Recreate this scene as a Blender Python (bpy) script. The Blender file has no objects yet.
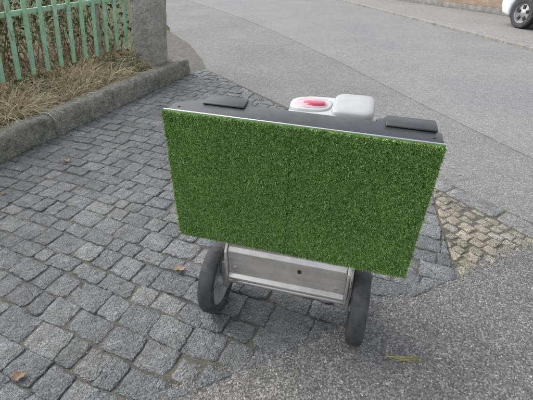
import bpy, bmesh, math, random
import numpy as np
from mathutils import Vector, Matrix, noise
random.seed(7); rng=np.random.default_rng(7)
S=bpy.context.scene
S.view_settings.view_transform='Standard'; S.view_settings.look='None'; S.view_settings.exposure=0
COL=bpy.context.collection

# ------------------------------------------------------------ materials
class NT:
    def __init__(s,name):
        s.m=bpy.data.materials.new(name); s.m.use_nodes=True
        s.t=s.m.node_tree; s.b=s.t.nodes['Principled BSDF']
        s.co=s.t.nodes.new('ShaderNodeTexCoord').outputs['Object']
    def n(s,typ,**k):
        nd=s.t.nodes.new(typ)
        for a,v in k.items():
            setattr(nd,a,v)
        return nd
    def l(s,a,b): s.t.links.new(a,b)
    def noise(s,scale,detail=4,rough=.6,dist=0):
        n=s.n('ShaderNodeTexNoise'); n.inputs['Scale'].default_value=scale
        n.inputs['Detail'].default_value=min(detail,4 if scale<30 else 2); n.inputs['Roughness'].default_value=rough
        n.inputs['Distortion'].default_value=dist
        s.l(s.co,n.inputs['Vector']); return n.outputs['Fac']
    def vor(s,scale,feat='F1'):
        n=s.n('ShaderNodeTexVoronoi',feature=feat); n.inputs['Scale'].default_value=scale
        s.l(s.co,n.inputs['Vector']); return n
    def ramp(s,fac,stops,interp='LINEAR'):
        r=s.n('ShaderNodeValToRGB'); r.color_ramp.interpolation=interp
        e=r.color_ramp.elements
        while len(e)<len(stops): e.new(.5)
        for i,(p,c) in enumerate(stops):
            e[i].position=p
            e[i].color=(c,c,c,1) if isinstance(c,(int,float)) else (*c,1)
        s.l(fac,r.inputs['Fac']); return r.outputs['Color']
    def mix(s,a,b,fac,mode='MIX'):
        m=s.n('ShaderNodeMix',data_type='RGBA',blend_type=mode)
        for v,i in ((fac,0),(a,6),(b,7)):
            if isinstance(v,bpy.types.NodeSocket): s.l(v,m.inputs[i])
            else:
                m.inputs[i].default_value = v if i==0 else (*v,1)
        return m.outputs[2]
    def bump(s,h,strength,dist,prev=None):
        b=s.n('ShaderNodeBump'); b.inputs['Strength'].default_value=strength; b.inputs['Distance'].default_value=dist
        s.l(h,b.inputs['Height'])
        if prev: s.l(prev,b.inputs['Normal'])
        s.l(b.outputs['Normal'],s.b.inputs['Normal']); return b.outputs['Normal']
    def attr(s,name):
        a=s.n('ShaderNodeAttribute'); a.attribute_name=name; return a
    def col(s,c):
        if isinstance(c,bpy.types.NodeSocket): s.l(c,s.b.inputs['Base Color'])
        else: s.b.inputs['Base Color'].default_value=(*c,1)
    def rough(s,v):
        if isinstance(v,bpy.types.NodeSocket): s.l(v,s.b.inputs['Roughness'])
        else: s.b.inputs['Roughness'].default_value=v

def simple(name,c,rough=.5,metal=0,var=.15,scale=30,bump=.1,bd=.002):
    t=NT(name); n=t.noise(scale)
    lo=tuple(x*(1-var) for x in c); hi=tuple(min(1,x*(1+var)) for x in c)
    t.col(t.ramp(n,[(.3,lo),(.7,hi)])); t.b.inputs['Metallic'].default_value=metal
    t.rough(t.ramp(t.noise(scale*.4),[(.3,max(0,rough-.1)),(.7,min(1,rough+.1))]))
    if bump: t.bump(n,bump,bd)
    return t.m

def asphalt(name,base,contrast,scale,bump,tint=(1,1,1),spots=1.7,stain=.12):
    t=NT(name)
    v=t.vor(scale); 
    sep=t.n('ShaderNodeSeparateColor'); t.l(v.outputs['Color'],sep.inputs[0])
    f=t.ramp(sep.outputs[0],[(0,base*(1-contrast)),(.6,base),(.85,base*(1+contrast)),(1,base*(1+2.0*contrast))])
    c=t.mix(f,t.ramp(sep.outputs[1],[(0,.74),(.7,1.0),(.93,1.1),(1,spots)]),1.0,'MULTIPLY')
    big=t.ramp(t.noise(.8,4,.6,.3),[(.32,((1-stain)*tint[0],(1-stain)*tint[1],(1.005-stain)*tint[2])),(.68,((1+stain*.8)*tint[0],(1+stain*.8)*tint[1],(1+stain*.7)*tint[2]))])
    c=t.mix(c,big,1.0,'MULTIPLY')
    st=t.ramp(t.noise(9,4,.8,.3),[(.33,1-stain*1.1),(.64,1+stain*.7)])
    c=t.mix(c,st,1.0,'MULTIPLY')
    t.col(c); t.rough(.88)
    d=t.ramp(v.outputs['Distance'],[(0,1),(.7,0)])
    t.bump(d,bump,.004)
    return t.m

M={}
M['asph_coarse']=asphalt('asphalt_coarse',.170,.48,165,.75,(1.01,.985,.95),1.9,.15)
M['asph_road']=asphalt('asphalt_road',.220,.24,150,.35,(1,1,.995),1.4,.08)
M['asph_strip']=asphalt('asphalt_strip',.195,.30,150,.45,(1,.99,.975),1.6,.11)
M['asph_far']=asphalt('asphalt_far',.25,.22,100,.4,(1.01,.98,.95),1.4,.08)

def stone(name,stops,mossy=.3,moss=(.055,.065,.025),bumpk=1):
    t=NT(name); a=t.attr('rnd')
    c=t.ramp(a.outputs['Fac'],stops)
    sp=t.ramp(t.noise(170,3,.8),[(.34,.40),(.5,1.0),(.66,2.0)])
    c=t.mix(c,sp,1,'MULTIPLY')
    bl=t.ramp(t.noise(18,4,.8,.5),[(.3,.55),(.65,1.35)])
    c=t.mix(c,bl,1,'MULTIPLY')
    wn=t.noise(1.5,3,.6)
    c=t.mix(c,t.ramp(wn,[(.35,.72),(.65,1.2)]),1,'MULTIPLY')
    li=t.ramp(t.noise(55,2,.75,1.0),[(.56,0),(.70,.5)])
    c=t.mix(c,(.31,.32,.305),li)
    mo=t.ramp(t.noise(6,4,.85,.8),[(.50,0),(.66,mossy)])
    c=t.mix(c,moss,mo)
    t.col(c); t.rough(t.ramp(wn,[(.35,.52),(.65,.75)]))
    t.bump(t.noise(42,4,.85),1.0*bumpk,.016)
    return t.m
M['sett']=stone('sett_stone',[(0,(.090,.097,.104)),(.4,(.104,.111,.118)),(.75,(.120,.127,.133)),(1,(.15,.154,.155))],.5,(.075,.075,.055))
M['cobble']=stone('tan_cobble',[(0,(.17,.150,.120)),(.5,(.25,.218,.168)),(1,(.22,.21,.19))],.4,(.10,.09,.06))
M['gutter']=stone('gutter_stone',[(0,(.16,.165,.165)),(1,(.23,.23,.225))],.3)
M['kerb']=stone('kerb_stone',[(0,(.155,.153,.13)),(1,(.20,.195,.17))],.9,(.072,.078,.038))
def joint():
    t=NT('joint_dirt')
    c=t.ramp(t.noise(6,8,.7),[(.35,(.055,.052,.045)),(.55,(.092,.086,.071)),(.7,(.072,.078,.045))])
    c=t.mix(c,t.ramp(t.noise(150,4,.7),[(.3,.5),(.7,1.7)]),1,'MULTIPLY')
    t.col(c); t.rough(.95); return t.m
M['joint']=joint()
def earth(name,a,b,c_):
    t=NT(name)
    c=t.ramp(t.noise(9,9,.75),[(.3,a),(.5,b),(.7,c_)])
    c=t.mix(c,t.ramp(t.noise(120,3,.7),[(.3,.6),(.7,1.5)]),1,'MULTIPLY')
    t.col(c); t.rough(.95); t.bump(t.noise(50,8,.75),1,.02); return t.m
M['soil']=earth('soil',(.045,.034,.023),(.10,.078,.05),(.20,.165,.11))
M['dirt']=earth('washed_dirt',(.085,.08,.07),(.12,.115,.102),(.165,.158,.142))
def lawn():
    t=NT('yard_grass')
    c=t.ramp(t.noise(3,9,.75),[(.3,(.04,.05,.02)),(.5,(.07,.085,.03)),(.7,(.12,.11,.06))])
    t.col(c); t.rough(.95); t.bump(t.noise(60,8,.75),1,.03); return t.m
M['lawn']=lawn()
def vcol(name,rough=.6,spec=.3):
    t=NT(name); a=t.attr('col'); t.col(a.outputs['Color']); t.rough(rough)
    t.b.inputs['Specular IOR Level'].default_value=spec
    return t.m
M['turf']=vcol('turf_fibre',.5,.3)
M['dry']=vcol('dry_grass',.8,.1)
M['leaf']=vcol('leaf',.55,.3)
M['turfback']=simple('turf_backing',(.05,.11,.025),.9)
M['black']=simple('black_plastic',(.030,.033,.041),.42,0,.25,18,.15)
M['rubber']=simple('tyre_rubber',(.045,.046,.049),.7,0,.5,25,.3)
M['wheelgrey']=simple('wheel_hub_plastic',(.30,.31,.325),.5,0,.25,20)
M['alu']=simple('aluminium_edge',(.62,.63,.65),.38,1,.1,40,.05)
def steel():
    t=NT('stainless_sheet')
    mp=t.n('ShaderNodeMapping'); mp.inputs['Scale'].default_value=(.6,5,9); t.l(t.co,mp.inputs[0])
    n=t.n('ShaderNodeTexNoise'); n.inputs['Scale'].default_value=3; n.inputs['Detail'].default_value=2; t.l(mp.outputs[0],n.inputs[0])
    c=t.ramp(n.outputs['Fac'],[(.3,(.52,.49,.46)),(.7,(.66,.635,.61))])
    d=t.ramp(t.noise(10,4,.7,.3),[(.35,.82),(.6,1.0)])
    c=t.mix(c,d,1,'MULTIPLY'); t.col(c); t.b.inputs['Metallic'].default_value=.7
    t.rough(t.ramp(t.noise(7,4,.6),[(.3,.25),(.7,.40)])); return t.m
M['steel']=steel()
M['whiteplastic']=simple('white_plastic',(.48,.49,.50),.35,0,.06,12,.03)
M['greyplastic']=simple('grey_plastic',(.37,.38,.39),.45,0,.08,12,.05)
M['red']=simple('red_lens',(.42,.04,.08),.12,0,.35,25,0)
M['pink']=simple('pale_cover',(.52,.33,.37),.2,0,.2,14,0)
def paintgreen():
    t=NT('mint_fence_paint')
    c=t.ramp(t.noise(9,8,.7),[(.3,(.22,.41,.26)),(.6,(.30,.50,.33)),(.75,(.38,.56,.40))])
    w=t.ramp(t.noise(16,9,.8,1),[(.54,0),(.68,.75)])
    c=t.mix(c,(.15,.20,.12),w); t.col(c); t.rough(.6); t.bump(t.noise(60,6,.7),.3,.003); return t.m
M['mint']=paintgreen()
def concrete():
    t=NT('weathered_concrete')
    c=t.ramp(t.noise(8,9,.75),[(.3,(.20,.195,.17)),(.55,(.30,.29,.265)),(.75,(.40,.39,.36))])
    w=t.ramp(t.noise(3,9,.75,.7),[(.5,0),(.7,.6)])
    c=t.mix(c,(.13,.13,.095),w)
    c=t.mix(c,t.ramp(t.noise(130,4,.7),[(.3,.65),(.7,1.35)]),1,'MULTIPLY')
    t.col(c); t.rough(.9); t.bump(t.noise(45,9,.75),.7,.014); return t.m
M['concrete']=concrete()
def plaster():
    t=NT('garden_wall_render')
    c=t.ramp(t.noise(5,9,.7),[(.3,(.32,.22,.16)),(.6,(.45,.34,.26)),(.75,(.52,.43,.35))])
    t.col(c); t.rough(.9); t.bump(t.noise(40,8,.7),.5,.01); return t.m
M['plaster']=plaster()
M['carwhite']=simple('white_car_paint',(.74,.75,.77),.22,0,.02,3,0)
M['carwhite'].node_tree.nodes['Principled BSDF'].inputs['Coat Weight'].default_value=.6
M['glass']=simple('dark_glass',(.02,.025,.03),.08,0,.1,3,0)
M['carblack']=simple('black_trim',(.02,.02,.021),.6)
M['rim']=simple('alloy_rim',(.45,.46,.47),.35,.8,.1,20)
M['lamp']=simple('tail_lamp_red',(.45,.02,.02),.15,0,.1,10,0)
M['headlamp']=simple('head_lamp',(.6,.62,.65),.1,.3,.1,10,0)

# ------------------------------------------------------------ mesh helpers
def obj(name,me,mat=None,parent=None):
    o=bpy.data.objects.new(name,me); COL.objects.link(o)
    if mat is not None:
        for m in (mat if isinstance(mat,list) else [mat]): me.materials.append(m)
    if parent: o.parent=parent
    return o
def empty(name,loc,rz=0):
    e=bpy.data.objects.new(name,None); COL.objects.link(e); e.location=loc; e.rotation_euler=(0,0,rz); e.empty_display_size=.1
    return e
def pyd(name,v,f,mat,parent=None,smooth=False):
    me=bpy.data.meshes.new(name); me.from_pydata(v,[],f); me.validate(); me.update()
    if smooth: me.shade_smooth()
    return obj(name,me,mat,parent)
def bevel(o,w,seg=3,ang=30):
    b=o.modifiers.new('b','BEVEL'); b.width=w; b.segments=seg; b.limit_method='ANGLE'; b.angle_limit=math.radians(ang)
    b.harden_normals=False
    o.data.shade_smooth()
    return o
def box(name,lo,hi,mat,parent=None,bv=.004,seg=2):
    x0,y0,z0=lo;x1,y1,z1=hi
    v=[(x0,y0,z0),(x1,y0,z0),(x1,y1,z0),(x0,y1,z0),(x0,y0,z1),(x1,y0,z1),(x1,y1,z1),(x0,y1,z1)]
    f=[(0,3,2,1),(4,5,6,7),(0,1,5,4),(1,2,6,5),(2,3,7,6),(3,0,4,7)]
    o=pyd(name,v,f,mat,parent)
    if bv: bevel(o,bv,seg)
    return o
def prism(name,poly,a0,a1,axis,mat,parent=None,bv=0,seg=2):
    n=len(poly)
    def P(p,a): return {'z':(p[0],p[1],a),'y':(p[0],a,p[1]),'x':(a,p[0],p[1])}[axis]
    v=[P(p,a0) for p in poly]+[P(p,a1) for p in poly]
    f=[tuple(range(n)),tuple(range(n,2*n))[::-1]]+[(i,i+n,(i+1)%n+n,(i+1)%n) for i in range(n)]
    me=bpy.data.meshes.new(name); me.from_pydata(v,[],f)
    bm=bmesh.new(); bm.from_mesh(me); bmesh.ops.recalc_face_normals(bm,faces=bm.faces); bm.to_mesh(me); bm.free()
    o=obj(name,me,mat,parent)
    if bv: bevel(o,bv,seg)
    return o
def lathe(name,prof,mats,parent,loc,seg=48,sy=1):
    n=len(prof); v=[];f=[]
    for s in range(seg):
        a=2*math.pi*s/seg
        for (x,r) in prof: v.append((x,r*math.cos(a)*sy,r*math.sin(a)))
    for s in range(seg):
        t=(s+1)%seg
        for i in range(n-1):
            f.append((s*n+i,s*n+i+1,t*n+i+1,t*n+i))
    me=bpy.data.meshes.new(name); me.from_pydata(v,[],f)
    o=obj(name,me,mats,parent)
    bm=bmesh.new(); bm.from_mesh(me); bmesh.ops.remove_doubles(bm,verts=bm.verts,dist=1e-5); bmesh.ops.recalc_face_normals(bm,faces=bm.faces); bm.to_mesh(me); bm.free()
    me.shade_smooth()
    es=o.modifiers.new('e','EDGE_SPLIT'); es.split_angle=math.radians(40)
    o.location=loc
    return o
def cyl(name,p0,p1,r,mat,parent=None,seg=20,bv=0):
    p0=Vector(p0);p1=Vector(p1);d=p1-p0
    bm=bmesh.new(); bmesh.ops.create_cone(bm,cap_ends=True,segments=seg,radius1=r,radius2=r,depth=d.length)
    q=d.to_track_quat('Z','Y').to_matrix().to_4x4(); q.translation=(p0+p1)/2
    bmesh.ops.transform(bm,matrix=q,verts=bm.verts)
    me=bpy.data.meshes.new(name); bm.to_mesh(me); bm.free()
    o=obj(name,me,mat,parent)
    bevel(o,bv or r*.12,2,40)
    return o
def sheet(name,poly,z,mat,jit=0,step=.06,thick=0):
    pts=[]
    n=len(poly)
    for i in range(n):
        a=Vector(poly[i]);b=Vector(poly[(i+1)%n])
        L=(b-a).length
        k=max(1,int(L/step)) if (jit and L<14) else 1
        nn=Vector((-(b-a).y,(b-a).x)).normalized()
        for j in range(k):
            p=a.lerp(b,j/k)
            if jit: p=p+nn*jit*(noise.noise(Vector((p.x*7,p.y*7,0)))+.6*noise.noise(Vector((p.x*25,p.y*25,3))))
            pts.append((p.x,p.y))
    v=[(x,y,z) for x,y in pts]; m=len(pts); f=[tuple(range(m))]
    if thick:
        v+=[(x,y,z-thick) for x,y in pts]; f+=[(i,i+m,(i+1)%m+m,(i+1)%m) for i in range(m)]
    return pyd(name,v,f,mat)
def ribbons(name,pts,wid,cols,mat,parent=None):
    N,K,_=pts.shape
    dirv=pts[:,-1]-pts[:,0]
    r=rng.normal(size=(N,3)); side=np.cross(dirv,r); side/=np.linalg.norm(side,axis=1,keepdims=True)+1e-9
    L=pts-side[:,None]*wid[:,:,None]/2; R=pts+side[:,None]*wid[:,:,None]/2
    V=np.stack([L,R],2).reshape(-1,3)
    base=(np.arange(N)*2*K)[:,None]; q=np.arange(K-1)[None]*2
    F=np.stack([base+q,base+q+1,base+q+3,base+q+2],2).reshape(-1,4)
    if cols.ndim==3: C=np.repeat(cols,2,1).reshape(-1,3)
    else: C=np.repeat(cols,2*K,0)
    return fastmesh(name,V,F,C,mat,parent)
def fastmesh(name,V,F,C,mat,parent=None):
    me=bpy.data.meshes.new(name); k=F.shape[1]
    me.vertices.add(len(V)); me.vertices.foreach_set('co',V.astype(np.float32).ravel())
    me.loops.add(F.size); me.loops.foreach_set('vertex_index',F.astype(np.int32).ravel())
    me.polygons.add(len(F)); me.polygons.foreach_set('loop_start',(np.arange(len(F))*k).astype(np.int32))
    me.update(calc_edges=True)
    a=me.attributes.new('col','FLOAT_COLOR','POINT')
    a.data.foreach_set('color',np.concatenate([C,np.ones((len(C),1))],1).astype(np.float32).ravel())
    return obj(name,me,mat,parent)

# ------------------------------------------------------------ ground lay-out (metres)
KD=Vector((.379,.925)).normalized(); KN=Vector((-KD.y,KD.x)); K0=Vector((-2.213,2.845))   # kerb foot line
def kp(s,o): p=K0+KD*s+KN*o; return (p.x,p.y)
sheet('ground',[(-300,-300),(300,-300),(300,300),(-300,300)],-.03,M['lawn'])
sheet('asphalt_forecourt_base',[(-6,-8),(9,-8),(9,8),(2,8),(-.2,14),(-8,28),(-9,27),(-2.4,12),(-1.6,6.5),(-5,-2)],-.004,M['asph_coarse'])
seam=[(3.9,-8),(3.3,-2),(2.85,1.0),(2.27,2.935),(1.86,4.1),(1.27,5.99),(.2,9),(-1.0,11.8),(-2.88,15.4),(-8,24.5),(-20,44),(-50,90)]
far=[(-44,94),(-12,46),(-.6,24),(2.45,15.4),(3.6,11.2),(4.67,7.06),(5.5,3.5),(6.6,-2),(7.6,-8)]
sheet('road',seam+far,.012,M['asph_road'],.016,.05,.014)
redge=lambda Y:1.297-.643*(Y-2.447)
strip=[(4.0,-8),(3.4,-2),(2.95,1.0)]+[(p[0]+.03,p[1]) for p in seam[3:10]]+[(-9.2,24),(-4.2,14.5),(-2.2,9.5),(-1.75,7.2),(-.97,6.0),(redge(5),5),(redge(3.2),3.2),(redge(2.447)+.16,2.447),(redge(1.9)+.17,1.9),(2.1,.6),(2.5,-2),(3,-8)]
sheet('asphalt_strip',strip,.004,M['asph_strip'],.012,.08,.006)
bl=lambda X:.85+.4805*(X+.461)
fore=[(-4.5,bl(-4.5)),(-4.5,-8),(3.1,-8),(2.6,-2),(2.15,.6),(1.80,1.70),(1.60,bl(1.60)-.04),(1.2,bl(1.2)),(.4,bl(.4)),(-.6,bl(-.6))]
sheet('asphalt_pavement',fore,.017,M['asph_coarse'],.03,.02,.02)
sheet('side_street_pavement',[(x+.14,y) for x,y in far]+[(14,-8),(13,3),(10.5,9),(7.5,16),(3,26),(-8,48),(-38,96)],.006,M['asph_far'])
v=[];f=[]
for i in range(len(far)-1):
    a=Vector(far[i]);b=Vector(far[i+1]);L=(b-a).length
    if L>60: continue
    k=int(L/.8)+1
    for j in range(k):
        p=a.lerp(b,j/k);q=a.lerp(b,(j+.985)/k); n=len(v)
        for (P,ox) in ((p,0),(q,0),(q,.14),(p,.14)):
            v.append((P.x+ox,P.y,.004))
        for (P,ox) in ((p,0),(q,0),(q,.14),(p,.14)):
            v.append((P.x+ox,P.y,.055))
        f+=[(n+4,n+5,n+6,n+7),(n,n+1,n+5,n+4),(n+1,n+2,n+6,n+5),(n+2,n+3,n+7,n+6),(n+3,n,n+4,n+7)]
pyd('street_kerb',v,f,M['concrete'])

# ------------------------------------------------------------ setts
def clip(poly,p0,nrm):
    out=[]
    for i in range(len(poly)):
        a=poly[i];b=poly[(i+1)%len(poly)]
        da=(a-p0).dot(nrm);db=(b-p0).dot(nrm)
        if da>=0: out.append(a)
        if (da>=0)!=(db>=0): out.append(a.lerp(b,da/(da-db)))
    return out
def area(p): return abs(sum(p[i].x*p[(i+1)%len(p)].y-p[(i+1)%len(p)].x*p[i].y for i in range(len(p))))/2
def stones(name,polys,zt,zb,mat,bev=.006,jz=.0022,parent=None,irr=.009):
    V=[];F=[];R=[]
    for poly in polys:
        if len(poly)<3 or area(poly)<.0008: continue
        c=sum(poly,Vector((0,0)))/len(poly)
        if sum(poly[i].x*poly[(i+1)%len(poly)].y-poly[(i+1)%len(poly)].x*poly[i].y for i in range(len(poly)))<0: poly=poly[::-1]
        pts=[]
        for i in range(len(poly)):
            a=poly[i];b=poly[(i+1)%len(poly)];k=max(1,int((b-a).length/.022))
            for j in range(k):
                p=a.lerp(b,j/k)
                if j==0: p=p.lerp(c,random.uniform(.0,.09))
                p=p+Vector((noise.noise(Vector((p.x*36,p.y*36,1))),noise.noise(Vector((p.x*36,p.y*36,9)))))*irr
                pts.append(p)
        n=len(pts); b0=len(V)
        tx=random.gauss(0,.018);ty=random.gauss(0,.018);dz=random.gauss(0,jz); rr=random.random()
        def H(p,off): 
            q=p-c
            return zt+dz+q.x*tx+q.y*ty+off
        R0=math.sqrt(area(pts))
        rings=[(0,None),(0,-bev*.9),(bev*.35,-bev*.3),(bev,0),(R0*.28,.0008)]
        for (ins,off) in rings:
            for p in pts:
                d=p-c;l=d.length; q=c+d*max(.12,(l-ins)/l)
                V.append((q.x,q.y,zb if off is None else H(q,off)+.006*noise.noise(Vector((q.x*35,q.y*35,5)))))
        V.append((c.x,c.y,H(c,.001)))
        R+= [rr]*(n*5+1)
        for k in range(4):
            for i in range(n):
                a=b0+k*n+i;b=b0+k*n+(i+1)%n
                F.append((a,b,b+n,a+n))
        for i in range(n): F.append((b0+4*n+i,b0+4*n+(i+1)%n,b0+5*n))
    me=bpy.data.meshes.new(name); me.from_pydata(V,[],F); me.update()
    at=me.attributes.new('rnd','FLOAT','POINT'); at.data.foreach_set('value',R)
    me.shade_smooth()
    return obj(name,me,mat,parent)
def courses(ang,org,rows,rowh,lmin,lmax,ext,gap,amp=.07):
    d=Vector((math.cos(ang),math.sin(ang)));n=Vector((-d.y,d.x)); out=[];y=-rows*rowh/2
    def W(s,t):
        s2=s+.03*noise.noise(Vector((s*1.3,t*1.3,4)))
        t2=t+amp*noise.noise(Vector((s*.7,t*.5,2)))+.014*noise.noise(Vector((s*4,t*4,7)))
        return org+d*s2+n*t2
    for r in range(rows):
        h=rowh*random.uniform(.80,1.20); x=-ext+random.random()*lmax
        while x<ext:
            L=random.uniform(lmin,lmax); g=gap*random.uniform(.4,1.5)
            j=lambda:random.uniform(-.007,.007)
            out.append([W(x+g/2+j(),y+g/2+j()),W(x+L-g/2+j(),y+g/2+j()),W(x+L-g/2+j(),y+h-g/2+j()),W(x+g/2+j(),y+h-g/2+j())])
            x+=L
        y+=h
    return out
rd=Vector((.643,-1)).normalized(); rn=Vector((-1,-.643)).normalized()
Bp=Vector((1.297,2.447)); bn=Vector((-.4805,1)).normalized(); Dp=Vector((-.461,.85))
dv0=Vector((1.03,1.55)); dvd=Vector((.17,.85)).normalized(); dvn=Vector((-dvd.y,dvd.x))
main=[]
for p in courses(math.radians(-22),Vector((-1,2.5)),80,.124,.10,.215,4.8,.007):
    c=sum(p,Vector((0,0)))/4
    q=clip(p,K0+Vector((KN.x,KN.y))*-.012,-KN)
    if q: q=clip(q,Bp+rn*.0,rn)
    if q: q=clip(q,Dp-bn*.05,bn)
    if q and c.y<2.9: q=clip(q,dv0,dvn)
    if q and len(q)>2: main.append(q)
stones('sett_paving',main,.019,-.004,M['sett'])
tan=[]
for p in courses(math.radians(-57),Vector((1.3,2.0)),16,.078,.07,.11,.9,.012,.02):
    q=clip(p,Bp+rn*.05,rn)
    if q: q=clip(q,Dp-bn*.05,bn)
    if q: q=clip(q,dv0-dvn*.012,-dvn)
    c=sum(p,Vector((0,0)))/4
    if q and len(q)>2 and c.y<2.75: tan.append(q)
stones('cobblestone_patch',tan,.0195,-.004,M['cobble'],.008,.002)
gut=[];s=-1.35
while s<.62:
    L=random.uniform(.22,.40)
    a=Bp+rd*(s+.006)+rn*.035; b=Bp+rd*(s+L-.006)+rn*.035
    gut.append([a,b,b-rn*.15,a-rn*.15]); s+=L
stones('gutter_stones',gut,.0195,-.004,M['gutter'],.008,.0015)
A=Bp+rd*-4.15
C=Vector((1.70,1.88))
sheet('sett_bedding',[tuple(kp(3.3,0)),tuple(kp(-4.4,0)),(-2.2,bl(-2.2)-.1),(C.x,C.y-.08),(redge(1.9)+.16,1.9),(redge(3.4)+.10,3.4),(A.x,A.y)],.0125,M['joint'])
sheet('roadside_dirt',[(-1.12,5.55),(-.93,5.95),(-1.02,6.4),(-1.2,6.9),(-1.42,7.6),(-1.75,8.3),(-2.1,9.0),(-3.0,10.5),(-2.4,8.2),(-1.6,6.2)],.0135,M['dirt'],.03,.12)

# ------------------------------------------------------------ kerb wall at the garden
def kerbstone(name):
    V=[];F=[];R=[]
    s=-4.6
    prof=[(0,0.0),(-.002,.05),(-.002,.10),(-.0,.15),(.004,.19),(.016,.212),(.035,.222),(.075,.226),(.12,.226),(.17,.222),(.205,.205),(.212,.12),(.212,0)]
    while s<2.98:
        L=min(random.choice([1.1,1.4,1.2]),2.98-s)
        if L<.3: L=2.98-s
        k=max(3,int(L/.022)); b0=len(V); n=len(prof); rr=random.random()
        dz=random.uniform(-.004,.004);do=random.uniform(-.004,.004)
        for i in range(k+1):
            t=i/k; ss=s+.003+(L-.006)*t
            e=.006 if i in (0,k) else 0
            for (o,z) in prof:
                oo=o+do+(e if o<.1 else -e)
                zz=z+(dz-e if z>.1 else 0)
                p=K0+KD*ss+KN*oo
                nn=noise.noise(Vector((ss*6,oo*10,zz*10)))*.016+noise.noise(Vector((ss*22,oo*22,zz*22)))*.013+noise.noise(Vector((ss*60,oo*60,zz*60)))*.006
                V.append((p.x-KN.x*nn,p.y-KN.y*nn,zz+nn*(1 if z>.15 else 0))); R.append(rr)
        for i in range(k):
            for j in range(n-1):
                a=b0+i*n+j; F.append((a,a+1,a+n+1,a+n))
        F.append(tuple(b0+j for j in range(n))[::-1]); F.append(tuple(b0+k*n+j for j in range(n)))
        s+=L
    me=bpy.data.meshes.new(name); me.from_pydata(V,[],F); me.update()
    at=me.attributes.new('rnd','FLOAT','POINT'); at.data.foreach_set('value',R)
    bm=bmesh.new(); bm.from_mesh(me); bmesh.ops.recalc_face_normals(bm,faces=bm.faces); bm.to_mesh(me); bm.free()
    me.shade_smooth(); return obj(name,me,M['kerb'])
kerbstone('garden_kerb')
V=[];F=[];nx=70;ny=26
for i in range(nx+1):
    for j in range(ny+1):
        s=-4.6+ (2.9+4.6)*i/nx; o=.19+3.6*j/ny
        z=.17+min(o-.19,1.0)*.16+.05*noise.noise(Vector((s*2,o*3,0)))+.02*noise.noise(Vector((s*8,o*8,0)))
        p=kp(s,o); V.append((p[0],p[1],z))
for i in range(nx):
    for j in range(ny):
        a=i*(ny+1)+j; F.append((a,a+1,a+ny+2,a+ny+1))
pyd('planting_bed',V,F,M['soil'],smooth=True)

# ------------------------------------------------------------ fence (street slopes: pickets lean relative to it)
SH=.19; FO=.50
fr=empty('picket_fence',(0,0,0))
def fpt(s,o,z): 
    p=K0+KD*(s+SH*(z-.45))+KN*o; return (p.x,p.y,z)
def fbox(name,s0,s1,o0,o1,z0,z1,mat,parent,bv=.004,shear=True):
    if shear: g=fpt
    else: g=lambda s,o,z:(*kp(s,o),z)
    v=[g(s0,o0,z0),g(s1,o0,z0),g(s1,o1,z0),g(s0,o1,z0),g(s0,o0,z1),g(s1,o0,z1),g(s1,o1,z1),g(s0,o1,z1)]
    f=[(0,3,2,1),(4,5,6,7),(0,1,5,4),(1,2,6,5),(2,3,7,6),(3,0,4,7)]
    me=bpy.data.meshes.new(name); me.from_pydata(v,[],f)
    bm=bmesh.new(); bm.from_mesh(me); bmesh.ops.recalc_face_normals(bm,faces=bm.faces); bm.to_mesh(me); bm.free()
    o=obj(name,me,mat,parent)
    if bv: bevel(o,bv,2)
    return o
s=-4.2;k=0
while s<2.35:
    j=random.uniform(-.008,.008)
    fbox('picket_%d'%k,s,s+.045,FO-.012,FO+.008,.46+j,1.42+j,M['mint'],fr,.004)
    s+=.172+random.uniform(-.006,.006);k+=1
fbox('top_rail',-4.4,2.5,FO+.0085,FO+.045,1.27,1.33,M['mint'],fr,.004,False)
fbox('lower_rail',-4.4,2.5,FO+.0085,FO+.045,.985,1.03,M['mint'],fr,.004,False)
for i,ss in enumerate((-3.4,-1.3,.2,1.9)):
    fbox('steel_post_%d'%i,ss,ss+.045,FO+.046,FO+.085,.15,1.3,M['concrete'],fr,.003)
pr=empty('gate_post',(0,0,0))
def post():
    V=[];F=[]; m=40
    a,b=.34,.32
    corners=[(0,0),(a,0),(a,b),(0,b)]
    pts=[]
    for i in range(4):
        p=Vector(corners[i]);q=Vector(corners[(i+1)%4])
        for t in (.0,.06,.2,.35,.5,.65,.8,.94): pts.append(p.lerp(q,t))
    cc=Vector((a/2,b/2))
    for i in range(0,len(pts),8): pts[i]=pts[i].lerp(cc,.05)
    N=len(pts)
    for k in range(m+1):
        z=.02+1.5*k/m
        for p in pts:
            g=fpt(2.50+p.x,.22+p.y,z)
            nn=noise.noise(Vector(g)*7)*.010+noise.noise(Vector(g)*24)*.007
            d=(p-cc).normalized()*nn
            V.append(fpt(2.50+p.x+d.x,.22+p.y+d.y,z))
    for k in range(m):
        for i in range(N):
            A=k*N+i;B=k*N+(i+1)%N; F.append((A,B,B+N,A+N))
    F.append(tuple(m*N+i for i in range(N)))
    me=bpy.data.meshes.new('shaft'); me.from_pydata(V,[],F)
    bm=bmesh.new(); bm.from_mesh(me); bmesh.ops.recalc_face_normals(bm,faces=bm.faces); bm.to_mesh(me); bm.free()
    obj('shaft',me,M['concrete'],pr)
post()
fbox('cap',2.46,2.88,.18,.58,1.521,1.60,M['concrete'],pr,.015)

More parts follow.
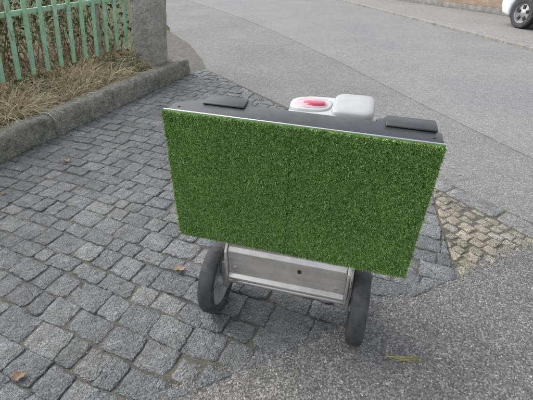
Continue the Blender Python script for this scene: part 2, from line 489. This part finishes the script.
# ------------------------------------------------------------ vegetation
def blades(N,sr,orr,lmin,lmax,w,colA,colB,lean,name,mat,zfun=lambda o:.17+min(o-.19,1)*.16,clump=None,up=1.0):
    s=rng.uniform(*sr,N);o=rng.uniform(*orr,N)
    if clump:
        cs=rng.uniform(*sr,clump);c0=rng.uniform(*orr,clump);idx=rng.integers(0,clump,N)
        s=cs[idx]+rng.normal(0,.07,N);o=np.maximum(orr[0],c0[idx]+rng.normal(0,.06,N))
    L=rng.uniform(lmin,lmax,N)
    az=rng.uniform(0,2*math.pi,N); tilt=np.abs(rng.normal(lean,.35,N))
    if clump: az=np.arctan2((o-c0[idx]),(s-cs[idx]))+rng.normal(0,.5,N)
    K=5; pts=np.zeros((N,K,3)); wd=np.zeros((N,K))
    cs_,co_,cz=s.copy(),o.copy(),np.array([zfun(x) for x in o])-.01
    for k in range(K):
        px=K0.x+KD.x*cs_+KN.x*co_; py=K0.y+KD.y*cs_+KN.y*co_
        pts[:,k]=np.stack([px,py,cz],1); wd[:,k]=w*(1-.8*k/(K-1))*rng.uniform(.7,1.3,N)
        a=np.minimum(tilt+ k*rng.uniform(.2,.55,N),2.4); st=L/(K-1)
        cs_=cs_+np.cos(az)*np.sin(a)*st; co_=co_+np.sin(az)*np.sin(a)*st
        cz=np.maximum(cz+np.cos(a)*st*up,np.where(co_>.0,np.where(co_>.2,.2+(co_-.2)*.16,.235),.03))
    m=rng.uniform(0,1,(N,1)); c=np.array(colA)*(1-m)+np.array(colB)*m
    c*=rng.uniform(.5,1.25,(N,1))
    return ribbons(name,pts,wd,c,mat)
blades(11000,(-3.5,2.75),(.27,.8),.12,.38,.006,(.42,.34,.20),(.84,.75,.55),.65,'dry_grass',M['dry'],clump=110)
blades(6500,(-3.5,2.75),(.24,.95),.1,.34,.006,(.34,.26,.15),(.72,.62,.44),1.35,'dry_grass_litter',M['dry'])
blades(2600,(-3.5,2.75),(.26,.9),.08,.2,.006,(.07,.11,.03),(.16,.20,.07),.5,'green_grass_tuft',M['leaf'],clump=40)
def shrub(name,sr,orr,ztop,NL,colA,colB,thr=-.18):
    s=rng.uniform(*sr,NL);o=rng.uniform(*orr,NL)
    top=np.array([ztop*(.75+.45*noise.noise(Vector((a*1.6,b*2,3)))) for a,b in zip(s,o)])
    z=.25+np.sqrt(rng.uniform(0,1,NL))*top
    keep=np.array([noise.noise(Vector((a*3.5,b*3.5,c*3.5)))>thr for a,b,c in zip(s,o,z)])
    s,o,z=s[keep],o[keep],z[keep];N=len(s)
    P=np.stack([K0.x+KD.x*s+KN.x*o,K0.y+KD.y*s+KN.y*o,z],1)
    u=rng.normal(size=(N,3));u/=np.linalg.norm(u,axis=1,keepdims=True)
    w=np.cross(u,rng.normal(size=(N,3)));w/=np.linalg.norm(w,axis=1,keepdims=True)
    nn=np.cross(u,w); sz=rng.uniform(.016,.038,(N,1))
    V=np.stack([P-u*sz,P-u*sz*.2+w*sz*.55+nn*sz*.12,P+u*sz,P-u*sz*.2-w*sz*.55+nn*sz*.12],1).reshape(-1,3)
    F=(np.arange(N)*4)[:,None]+np.array([[0,1,2,3]])
    m=rng.uniform(0,1,(N,1));c=(np.array(colA)*(1-m)+np.array(colB)*m)*rng.uniform(.5,1.3,(N,1))
    return fastmesh(name,V,F,np.repeat(c,4,0),M['leaf'])
shrub('garden_shrub',(-4.4,2.9),(.75,1.9),1.2,17000,(.045,.075,.022),(.15,.18,.06),-.05)
shrub('groundcover_leaves',(-3.4,2.5),(.4,.9),.25,1800,(.06,.10,.035),(.22,.20,.09))
N=900; s=rng.uniform(-4.2,2.7,N);o=rng.uniform(.6,1.5,N)
p0=np.stack([K0.x+KD.x*s+KN.x*o,K0.y+KD.y*s+KN.y*o,np.full(N,.25)],1)
dr=np.stack([rng.normal(0,.3,N),rng.normal(0,.3,N),rng.uniform(.4,1.2,N)],1)
pts=np.stack([p0+dr*t+rng.normal(0,.02,(N,3)) for t in (0,.35,.7,1)],1)
ribbons('shrub_twigs',pts,np.tile([.011,.008,.006,.002],(N,1)),np.tile([.22,.17,.11],(N,1))*rng.uniform(.5,1.5,(N,1)),M['dry'])
def fallen():
    V=[];F=[];C=[]
    spots=[(-1.66,2.85,.045),(-.47,1.56,.045),(-1.02,.93,.04),(-1.9,2.35,.03),(-.25,2.9,.03),(-1.2,4.2,.035),(-.9,1.9,.02),(.62,1.02,.015),(1.5,2.6,.02)]
    for k in range(34):
        t=random.uniform(-2.5,2.7); q=kp(t,-random.uniform(.02,.25)); spots.append((q[0],q[1],random.uniform(.01,.026)))
    for (x,y,r) in spots:
        a=random.random()*6.28; b=len(V); n=14
        zz=.028+random.random()*.004
        c=random.choice([(.20,.13,.08),(.25,.18,.11),(.17,.115,.07),(.28,.22,.14)])
        V.append((x,y,zz+.002)); C.append(c)
        for i in range(n):
            t=2*math.pi*i/n; rr=r*(.5+.5*abs(math.cos(t*.5)))*(1 if i%2 else .72)
            V.append((x+math.cos(t+a)*rr,y+math.sin(t+a)*rr*.6,zz+(.25*r if i%4<2 else .05*r)+random.uniform(0,.2*r))); C.append(tuple(v*random.uniform(.6,1.2) for v in c))
        for i in range(n): F.append((b,b+1+i,b+1+(i+1)%n))
    fastmesh('fallen_leaves',np.array(V),np.array(F),np.array(C),M['leaf'])
fallen()
N=9000; X=rng.uniform(-3.2,1.2,N);Y=rng.uniform(.2,5.8,N)
ok=((X-K0.x)*KN.x+(Y-K0.y)*KN.y<-.01)&(Y>bl(X))&((X-Bp.x)*rn.x+(Y-Bp.y)*rn.y>0)
nz=np.array([noise.noise(Vector((a*1.1,b*1.1,8))) for a,b in zip(X,Y)])
ok&=nz>.02
X,Y=X[ok],Y[ok];N=len(X)
P=np.stack([X,Y,np.full(N,.008)],1); d=np.stack([rng.normal(0,.006,N),rng.normal(0,.006,N),rng.uniform(.008,.018,N)],1)
ribbons('joint_weeds',np.stack([P,P+d],1),np.tile([.003,.001],(N,1)),np.tile([.09,.11,.045],(N,1))*rng.uniform(.6,1.4,(N,1)),M['leaf'])
N=60; P=np.stack([rng.normal(.60,.028,N),rng.normal(1.02,.006,N),rng.uniform(.020,.024,N)],1)
d=np.stack([rng.normal(.018,.016,N),rng.normal(-.002,.006,N),rng.uniform(-.002,.003,N)],1)
ribbons('straw_tuft',np.stack([P-d,P,P+d],1),np.tile([.002,.003,.0012],(N,1)),np.tile([.36,.33,.16],(N,1))*rng.uniform(.7,1.2,(N,1)),M['dry'])
def grit():
    V=[];F=[];C=[]
    for k in range(4200):
        if k<2000:
            x=random.uniform(-.9,1.7); y=bl(x)+random.gauss(-.01,.04)
        elif k<2700:
            x=random.uniform(-.6,2.2); y=random.uniform(.4,bl(x))
        else:
            x=random.uniform(-2.6,.9); y=random.uniform(max(.5,bl(x)),4.5)
            if (x-K0.x)*KN.x+(y-K0.y)*KN.y>-.02: continue
        r=random.uniform(.0015,.0042); b=len(V); c=random.choice([(.25,.25,.24),(.34,.33,.31),(.15,.15,.15),(.09,.08,.07)])
        z=.0185
        for (dx,dy,dz) in ((1,0,0),(0,1,0),(-1,0,0),(0,-1,0),(0,0,1)): V.append((x+dx*r*random.uniform(.7,1.2),y+dy*r*random.uniform(.7,1.2),z+dz*r)); C.append(c)
        F+=[(b,b+1,b+4),(b+1,b+2,b+4),(b+2,b+3,b+4),(b+3,b,b+4)]
    fastmesh('loose_grit',np.array(V),np.array(F),np.array(C),M['dry'])
grit()

# ------------------------------------------------------------ turf covered cart
cart=empty('turf_covered_cart',(-.3605,1.303,.018),math.radians(-15.5))
W=.940; ZB=.45; ZT=1.012; SX=.466
pan=empty('panel_assembly',(.464,0,ZT-.013)); pan.parent=cart
pan.rotation_euler=(math.radians(2.2),math.radians(1.4),0)
def T(o): 
    o.location=Vector(o.location)+Vector((-W/2,0,-ZT)); return o
P_=pan
T(box('turf_backing',(0,0,ZB),(W,.012,ZT),M['turfback'],P_,.002))
def turf():
    N=200000
    x=rng.uniform(0,W,N); z=rng.uniform(ZB,ZT,N)
    xs=SX+.0012*np.sin(z*60)
    keep=np.abs(x-xs)>.0012; x,z=x[keep],z[keep]; N=len(x)
    nz=np.array([noise.noise(Vector((a*70,b*70,0))) for a,b in zip(x,z)])
    nz2=np.array([noise.noise(Vector((a*70,b*70,14))) for a,b in zip(x,z)])
    nz3=np.array([noise.noise(Vector((a*5,b*5,4))) for a,b in zip(x,z)])
    L=rng.uniform(.006,.0135,N)*(1+.3*nz)
    dx=rng.normal(0,.65,N)+.6*nz; dz=rng.normal(0,.65,N)+.6*nz2; dy=-np.ones(N)
    ex=np.minimum(x,W-x); ez=np.minimum(z-ZB,ZT-z)
    dx*=np.clip(ex/.008,.55,1); dz*=np.clip(ez/.008,.5,1)
    sd=np.abs(x-SX); dx=np.where(sd<.004,np.sign(x-SX)*np.abs(dx)*.4,dx)
    D=np.stack([dx,dy,dz],1); D/=np.linalg.norm(D,axis=1,keepdims=True)
    P=np.stack([x,np.zeros(N),z],1)
    bend=np.stack([rng.normal(0,.0018,N),np.abs(rng.normal(0,.002,N)),rng.normal(0,.0018,N)],1)
    pts=np.stack([P,P+D*L[:,None]*.6,P+D*L[:,None]+bend],1)
    w=np.stack([np.full(N,.0018),np.full(N,.0019),np.full(N,.0012)],1)
    m=rng.uniform(0,1,(N,1))
    A=np.array([.135,.285,.052]);B=np.array([.31,.50,.14])
    c=A*(1-m)+B*m
    th=rng.uniform(0,1,N)<.14; c[th]=np.array([.46,.58,.28])
    dk=rng.uniform(0,1,N)<.16; c[dk]=np.array([.07,.16,.035])
    c*=(1+.15*nz3[:,None])*rng.uniform(.78,1.18,(N,1))
    c[sd<.003]*=.65
    T(ribbons('turf_panel',pts,w,c,M['turf'],P_))
turf()
T(box('panel_edge_trim',(-.002,.0125,ZB+.004),(W+.002,.0185,ZT+.002),M['alu'],P_,.0015))
zt=ZT-.001
outl=[(.004,.0195),(W-.002,.0195),(W-.002,.100),(W-.012,.108),(W-.012,.185),(W-.185,.185),(W-.20,.138),(.29,.138),(.275,.188),(.105,.188),(.095,.135),(.045,.125),(.004,.08)]
T(prism('housing_lid',outl,zt-.075,zt,'z',M['black'],P_,.007,3))
outl2=[(.03,.020),(W-.03,.020),(W-.03,.12),(.03,.09)]
T(prism('housing_body',outl2,ZB+.03,zt-.0755,'z',M['black'],P_,.004,2))
for i,(x,y) in enumerate(((.04,.05),(W-.03,.055))):
    T(cyl('lid_screw_%d'%i,(x,y,zt-.001),(x,y,zt+.002),.005,M['carblack'],P_,12))
T(prism('lid_step_a',[(.112,.095),(.270,.095),(.262,.182),(.112,.182)],zt+.0003,zt+.008,'z',M['black'],P_,.004))
T(prism('lid_step_b',[(W-.18,.095),(W-.018,.095),(W-.018,.180),(W-.18,.180)],zt+.0003,zt+.008,'z',M['black'],P_,.004))
def shell(name,rows,mat,parent):
    V=[];F=[];n=48
    for (z,cx,cy,a,b,e) in rows:
        for i in range(n):
            t=2*math.pi*i/n; ct,st=math.cos(t),math.sin(t)
            V.append((cx+a*math.copysign(abs(ct)**e,ct),cy+b*math.copysign(abs(st)**e,st),z))
    for k in range(len(rows)-1):
        for i in range(n):
            A=k*n+i;B=k*n+(i+1)%n; F.append((A,B,B+n,A+n))
    F.append(tuple((len(rows)-1)*n+i for i in range(n)))
    return pyd(name,V,F,mat,parent,True)
zi=zt-.036
shell('instrument_cover',[(.58,.545,.295,.15,.12,.45),(zi-.10,.545,.295,.158,.13,.45),(zi-.03,.545,.295,.158,.128,.45),(zi-.012,.545,.295,.153,.124,.5),(zi-.002,.545,.297,.138,.112,.5),(zi+.004,.55,.30,.11,.09,.55),(zi+.006,.55,.30,.05,.04,.7)],M['whiteplastic'],cart)
shell('instrument_lid',[(zi-.01,.635,.305,.078,.110,.35),(zi+.012,.635,.305,.078,.110,.35),(zi+.019,.635,.305,.072,.103,.4),(zi+.022,.635,.305,.058,.09,.45),(zi+.023,.635,.305,.03,.04,.6)],M['greyplastic'],cart)
shell('window_rim',[(zi-.004,.475,.285,.082,.075,.75),(zi+.010,.475,.285,.080,.073,.75),(zi+.013,.475,.285,.074,.067,.75)],M['whiteplastic'],cart)
shell('signal_window',[(zi+.0132,.477,.272,.064,.050,.85),(zi+.018,.477,.272,.058,.044,.85),(zi+.021,.477,.272,.04,.03,.9),(zi+.022,.477,.272,.01,.01,1)],M['pink'],cart)
shell('signal_lens',[(zi+.0125,.490,.262,.046,.030,.9),(zi+.0225,.490,.262,.041,.026,.9),(zi+.0255,.490,.262,.024,.016,.9)],M['red'],cart)
for i,(x,y) in enumerate(((.345,.215),(.745,.21))):
    cyl('knob_%d'%i,(x,y,zt-.14),(x,y,zt-.046),.030,M['greyplastic'],cart,28)
    cyl('knob_cap_%d'%i,(x,y,zt-.0455),(x,y,zt-.038),.022,M['black'],cart,24)
# chassis sheet metal box
YO=.026
pf=[(.22,.50),(.018,.50),(.018,.405),(.004,.385),(.004,.262),(-.012,.250),(-.012,.236),(.012,.232),(.22,.232)]
pf=[(a+YO,b) for a,b in pf]
prism('chassis_box',pf,.190,.705,'x',M['steel'],cart,.003,2)
ep=[(-.018,.225),(.21,.225),(.21,.49),(.03,.49),(.02,.42),(-.006,.385)]
ep=[(a+YO,b) for a,b in ep]
prism('chassis_end_left',ep,.177,.189,'x',M['steel'],cart,.002)
prism('chassis_end_right',ep,.706,.718,'x',M['steel'],cart,.002)
for i,(x,z) in enumerate(((.51,.345),(.22,.30),(.67,.29))):
    cyl('bolt_%d'%i,(x,YO+.0035,z),(x,YO-.001,z),.007 if i else .009,M['carblack'] if i==0 else M['alu'],cart,16)
for i,x in enumerate((.25,.63)):
    box('bracket_%d'%i,(x,.06,.50),(x+.05,.13,.56),M['steel'],cart,.003)
box('mast',(.38,.15,.50),(.52,.23,.75),M['black'],cart,.006)
r=.172
WY=.075
cyl('axle',(.09,WY,r),(.80,WY,r),.013,M['steel'],cart)
box('axle_plate_left',(.150,WY-.03,r-.03),(.176,WY+.03,.30),M['steel'],cart,.004)
box('axle_plate_right',(.719,WY-.03,r-.03),(.730,WY+.03,.30),M['steel'],cart,.003)
hw=.036
tp=[(-hw*.55,.126),(-hw*.9,.132),(-hw,.146),(-hw*.9,.162),(-hw*.55,.1705),(0,r),(hw*.55,.1705),(hw*.9,.162),(hw,.146),(hw*.9,.132),(hw*.55,.126)]
hubp=[(-.014,.0001),(-.040,.0001),(-.040,.024),(-.034,.034),(-.016,.040),(-.014,.10),(-.022,.112),(-.022,.1265),(.022,.1265),(.022,.112),(.014,.10),(.016,.040),(.034,.034),(.040,.024),(.040,.0001)]
for i,x in enumerate((.112,.772)):
    lathe('tyre_%d'%i,tp,M['rubber'],cart,(x,WY,r-.002),64)
    lathe('wheel_hub_%d'%i,hubp,M['wheelgrey'],cart,(x,WY,r-.002),48)
    for k in range(5):
        a=2*math.pi*k/5+.3
        for sd in (-1,1):
            b=box('hub_rib_%d_%d_%d'%(i,k,sd),(-.005,-.007,.042),(.005,.007,.108),M['wheelgrey'],cart,.002)
            b.location=(x+sd*.017,WY,r-.002); b.rotation_euler=(a,0,0)
cyl('stand_leg_left',(.27,.21,.26),(.27,.42,.02),.012,M['steel'],cart)
cyl('stand_leg_right',(.60,.21,.26),(.60,.42,.02),.012,M['steel'],cart)
cyl('stand_bar',(.24,.42,.014),(.63,.42,.014),.013,M['steel'],cart)

# ------------------------------------------------------------ far garden wall
wl=empty('garden_wall',(0,0,0))
wa=Vector((4.25,16.2));wb=Vector((8.2,7.6)); wd=(wb-wa).normalized(); wn=Vector((wd.y,-wd.x))
if wn.x<0: wn=-wn
def wbox(name,s0,s1,o0,o1,z0,z1,mat):
    g=lambda s,o,z:((wa+wd*s+wn*o).x,(wa+wd*s+wn*o).y,z)
    v=[g(s0,o0,z0),g(s1,o0,z0),g(s1,o1,z0),g(s0,o1,z0),g(s0,o0,z1),g(s1,o0,z1),g(s1,o1,z1),g(s0,o1,z1)]
    o=pyd(name,v,[(0,3,2,1),(4,5,6,7),(0,1,5,4),(1,2,6,5),(2,3,7,6),(3,0,4,7)],mat,wl); bevel(o,.01,2)
wbox('plinth',-14,12,-.03,.25,0,.16,M['concrete'])
wbox('wall_body',-14,12,0,.22,.1605,1.0,M['plaster'])
wbox('coping',-14,12,-.05,.27,1.0005,1.07,M['concrete'])

# ------------------------------------------------------------ parked car
ca=math.atan2(-.97,.26)
car=empty('parked_car',(5.50,10.10,.008),ca)
def arch(cx,r,z0,n=12,rev=False):
    a0=math.asin(max(-1,min(1,(z0-.31)/r)))
    return [(cx-r*math.cos(t),.31+r*math.sin(t)) for t in np.linspace(a0,math.pi-a0,n)]
zb=.21
low=[(.10,zb+.04)]+arch(.66,.35,zb)+arch(3.2,.35,zb)+[(3.86,zb+.02)]
up=[(3.98,.34),(4.0,.52),(3.93,.68),(3.72,.80),(3.3,.90),(2.85,.98),(1.5,1.0),(.35,1.01),(.10,.98),(.03,.80),(.0,.60),(.02,.40)]
Wc=1.74
prism('body',low+up,0,Wc,'y',M['carwhite'],car,.05,4)
def gh(name,prof_b,prof_t,mat,inb,int_):
    (xb0,xb1,zb_),(xt0,xt1,zt_)=prof_b,prof_t
    v=[(xb0,inb,zb_),(xb1,inb,zb_),(xb1,Wc-inb,zb_),(xb0,Wc-inb,zb_),(xt0,int_,zt_),(xt1,int_,zt_),(xt1,Wc-int_,zt_),(xt0,Wc-int_,zt_)]
    o=pyd(name,v,[(0,3,2,1),(4,5,6,7),(0,1,5,4),(1,2,6,5),(2,3,7,6),(3,0,4,7)],mat,car); bevel(o,.04,4); return o
gh('windows',(.16,2.92,.97),(.50,2.05,1.40),M['glass'],.05,.20)
gh('roof',(.44,2.13,1.385),(.62,1.9,1.46),M['carwhite'],.185,.26)
def pillar(name,b,t):
    for sd in (0,1):
        yb=.042 if sd==0 else Wc-.042; yt=.192 if sd==0 else Wc-.192
        q=.02 if sd==0 else -.02
        v=[(b,yb,.97),(b+.09,yb,.97),(b+.09,yb+q,.97),(b,yb+q,.97),(t,yt,1.40),(t+.07,yt,1.40),(t+.07,yt+q,1.40),(t,yt+q,1.40)]
        o=pyd(name+'_%d'%sd,v,[(0,3,2,1),(4,5,6,7),(0,1,5,4),(1,2,6,5),(2,3,7,6),(3,0,4,7)],M['carwhite'],car); bevel(o,.008,2)
pillar('rear_pillar',.20,.52);pillar('b_pillar',1.45,1.45);pillar('front_pillar',2.80,2.02)
box('rear_bumper_trim',(-.012,.12,.26),(.10,Wc-.12,.42),M['carblack'],car,.02,3)
box('number_plate',(-.022,.62,.52),(-.002,1.12,.63),M['whiteplastic'],car,.004)
box('front_grille',(3.93,.35,.36),(4.012,Wc-.35,.52),M['carblack'],car,.02,3)
for i,y in enumerate((-.006,Wc-.20)):
    box('tail_lamp_%d'%i,(-.012,y,.70),(.16,y+.206,.92),M['lamp'],car,.03,3)
    box('head_lamp_%d'%i,(3.68,y,.60),(3.965,y+.206,.74),M['headlamp'],car,.03,3)
for sd,y in ((0,-.004),(1,Wc+.004)):
    for j,x in enumerate((1.47,2.62)):
        box('door_gap_%d_%d'%(sd,j),(x,y-.002,.30),(x+.008,y+.002,.96),M['carblack'],car,0)
    box('sill_%d'%sd,(1.08,y-.012,.20),(2.78,y+.012,.28),M['carblack'],car,.006)
    for j,x in enumerate((1.55,2.45)): box('door_handle_%d_%d'%(sd,j),(x-.01,y-.02,.80),(x+.13,y+.02,.825),M['carwhite'],car,.008)
    yy=-.16 if sd==0 else Wc+.02
    box('mirror_%d'%sd,(2.52,yy,.93),(2.62,yy+.14,1.04),M['carwhite'],car,.03,3)
box('underbody',(.3,.06,.17),(3.7,Wc-.06,.40),M['carblack'],car,.02)
tyre=[(-.09,.20),(-.10,.23),(-.10,.285),(-.075,.31),(.075,.31),(.10,.285),(.10,.23),(.09,.20)]
rim=[(-.09,.205),(-.075,.195),(-.04,.18),(-.05,.06),(-.06,.03),(-.06,.0001)]
for i,(x,y,sg) in enumerate(((.66,.10,1),(3.2,.10,1),(.66,Wc-.10,-1),(3.2,Wc-.10,-1))):
    for nm,pr_,mt in (('tyre',tyre,M['rubber']),('rim',rim,M['rim'])):
        w=lathe('car_%s_%d'%(nm,i),pr_,mt,car,(x,y,.31),40); w.rotation_euler=(0,0,math.radians(90)*sg)
    for k in range(5):
        b=box('spoke_gap_%d_%d'%(i,k),(-.062,-.035,.08),(-.043,.035,.165),M['carblack'],car,.01)
        b.location=(x,y,.31)
        b.rotation_euler=(Matrix.Rotation(math.radians(90)*sg,3,'Z')@Matrix.Rotation(2*math.pi*k/5,3,'X')).to_euler()

# ------------------------------------------------------------ light, sky, camera
el,az=math.radians(50),math.radians(-60)
w=bpy.data.worlds.new('World'); S.world=w; w.use_nodes=True; nt=w.node_tree; bg=nt.nodes['Background']
sk=nt.nodes.new('ShaderNodeTexSky'); sk.sky_type='NISHITA'; sk.sun_disc=False; sk.sun_elevation=el; sk.sun_rotation=az
sk.air_density=1.0; sk.dust_density=3.0
hs=nt.nodes.new('ShaderNodeHueSaturation'); hs.inputs['Saturation'].default_value=.25; hs.inputs['Value'].default_value=2.05
nt.links.new(sk.outputs[0],hs.inputs['Color']); nt.links.new(hs.outputs[0],bg.inputs[0]); bg.inputs[1].default_value=.15
sl=bpy.data.lights.new('sun','SUN'); sl.energy=1.0; sl.angle=math.radians(40); sl.color=(1,.94,.86)
so=bpy.data.objects.new('sun',sl); COL.objects.link(so)
d=Vector((math.sin(az)*math.cos(el),math.cos(az)*math.cos(el),math.sin(el)))
so.rotation_euler=d.to_track_quat('Z','Y').to_euler()
cd=bpy.data.cameras.new('camera'); cd.lens=26; cd.sensor_width=36; cd.clip_start=.02; cd.clip_end=600
co=bpy.data.objects.new('camera',cd); COL.objects.link(co); co.location=(0,0,1.5); co.rotation_euler=(math.radians(57),0,0)
S.camera=co
print('objects',len(bpy.data.objects))
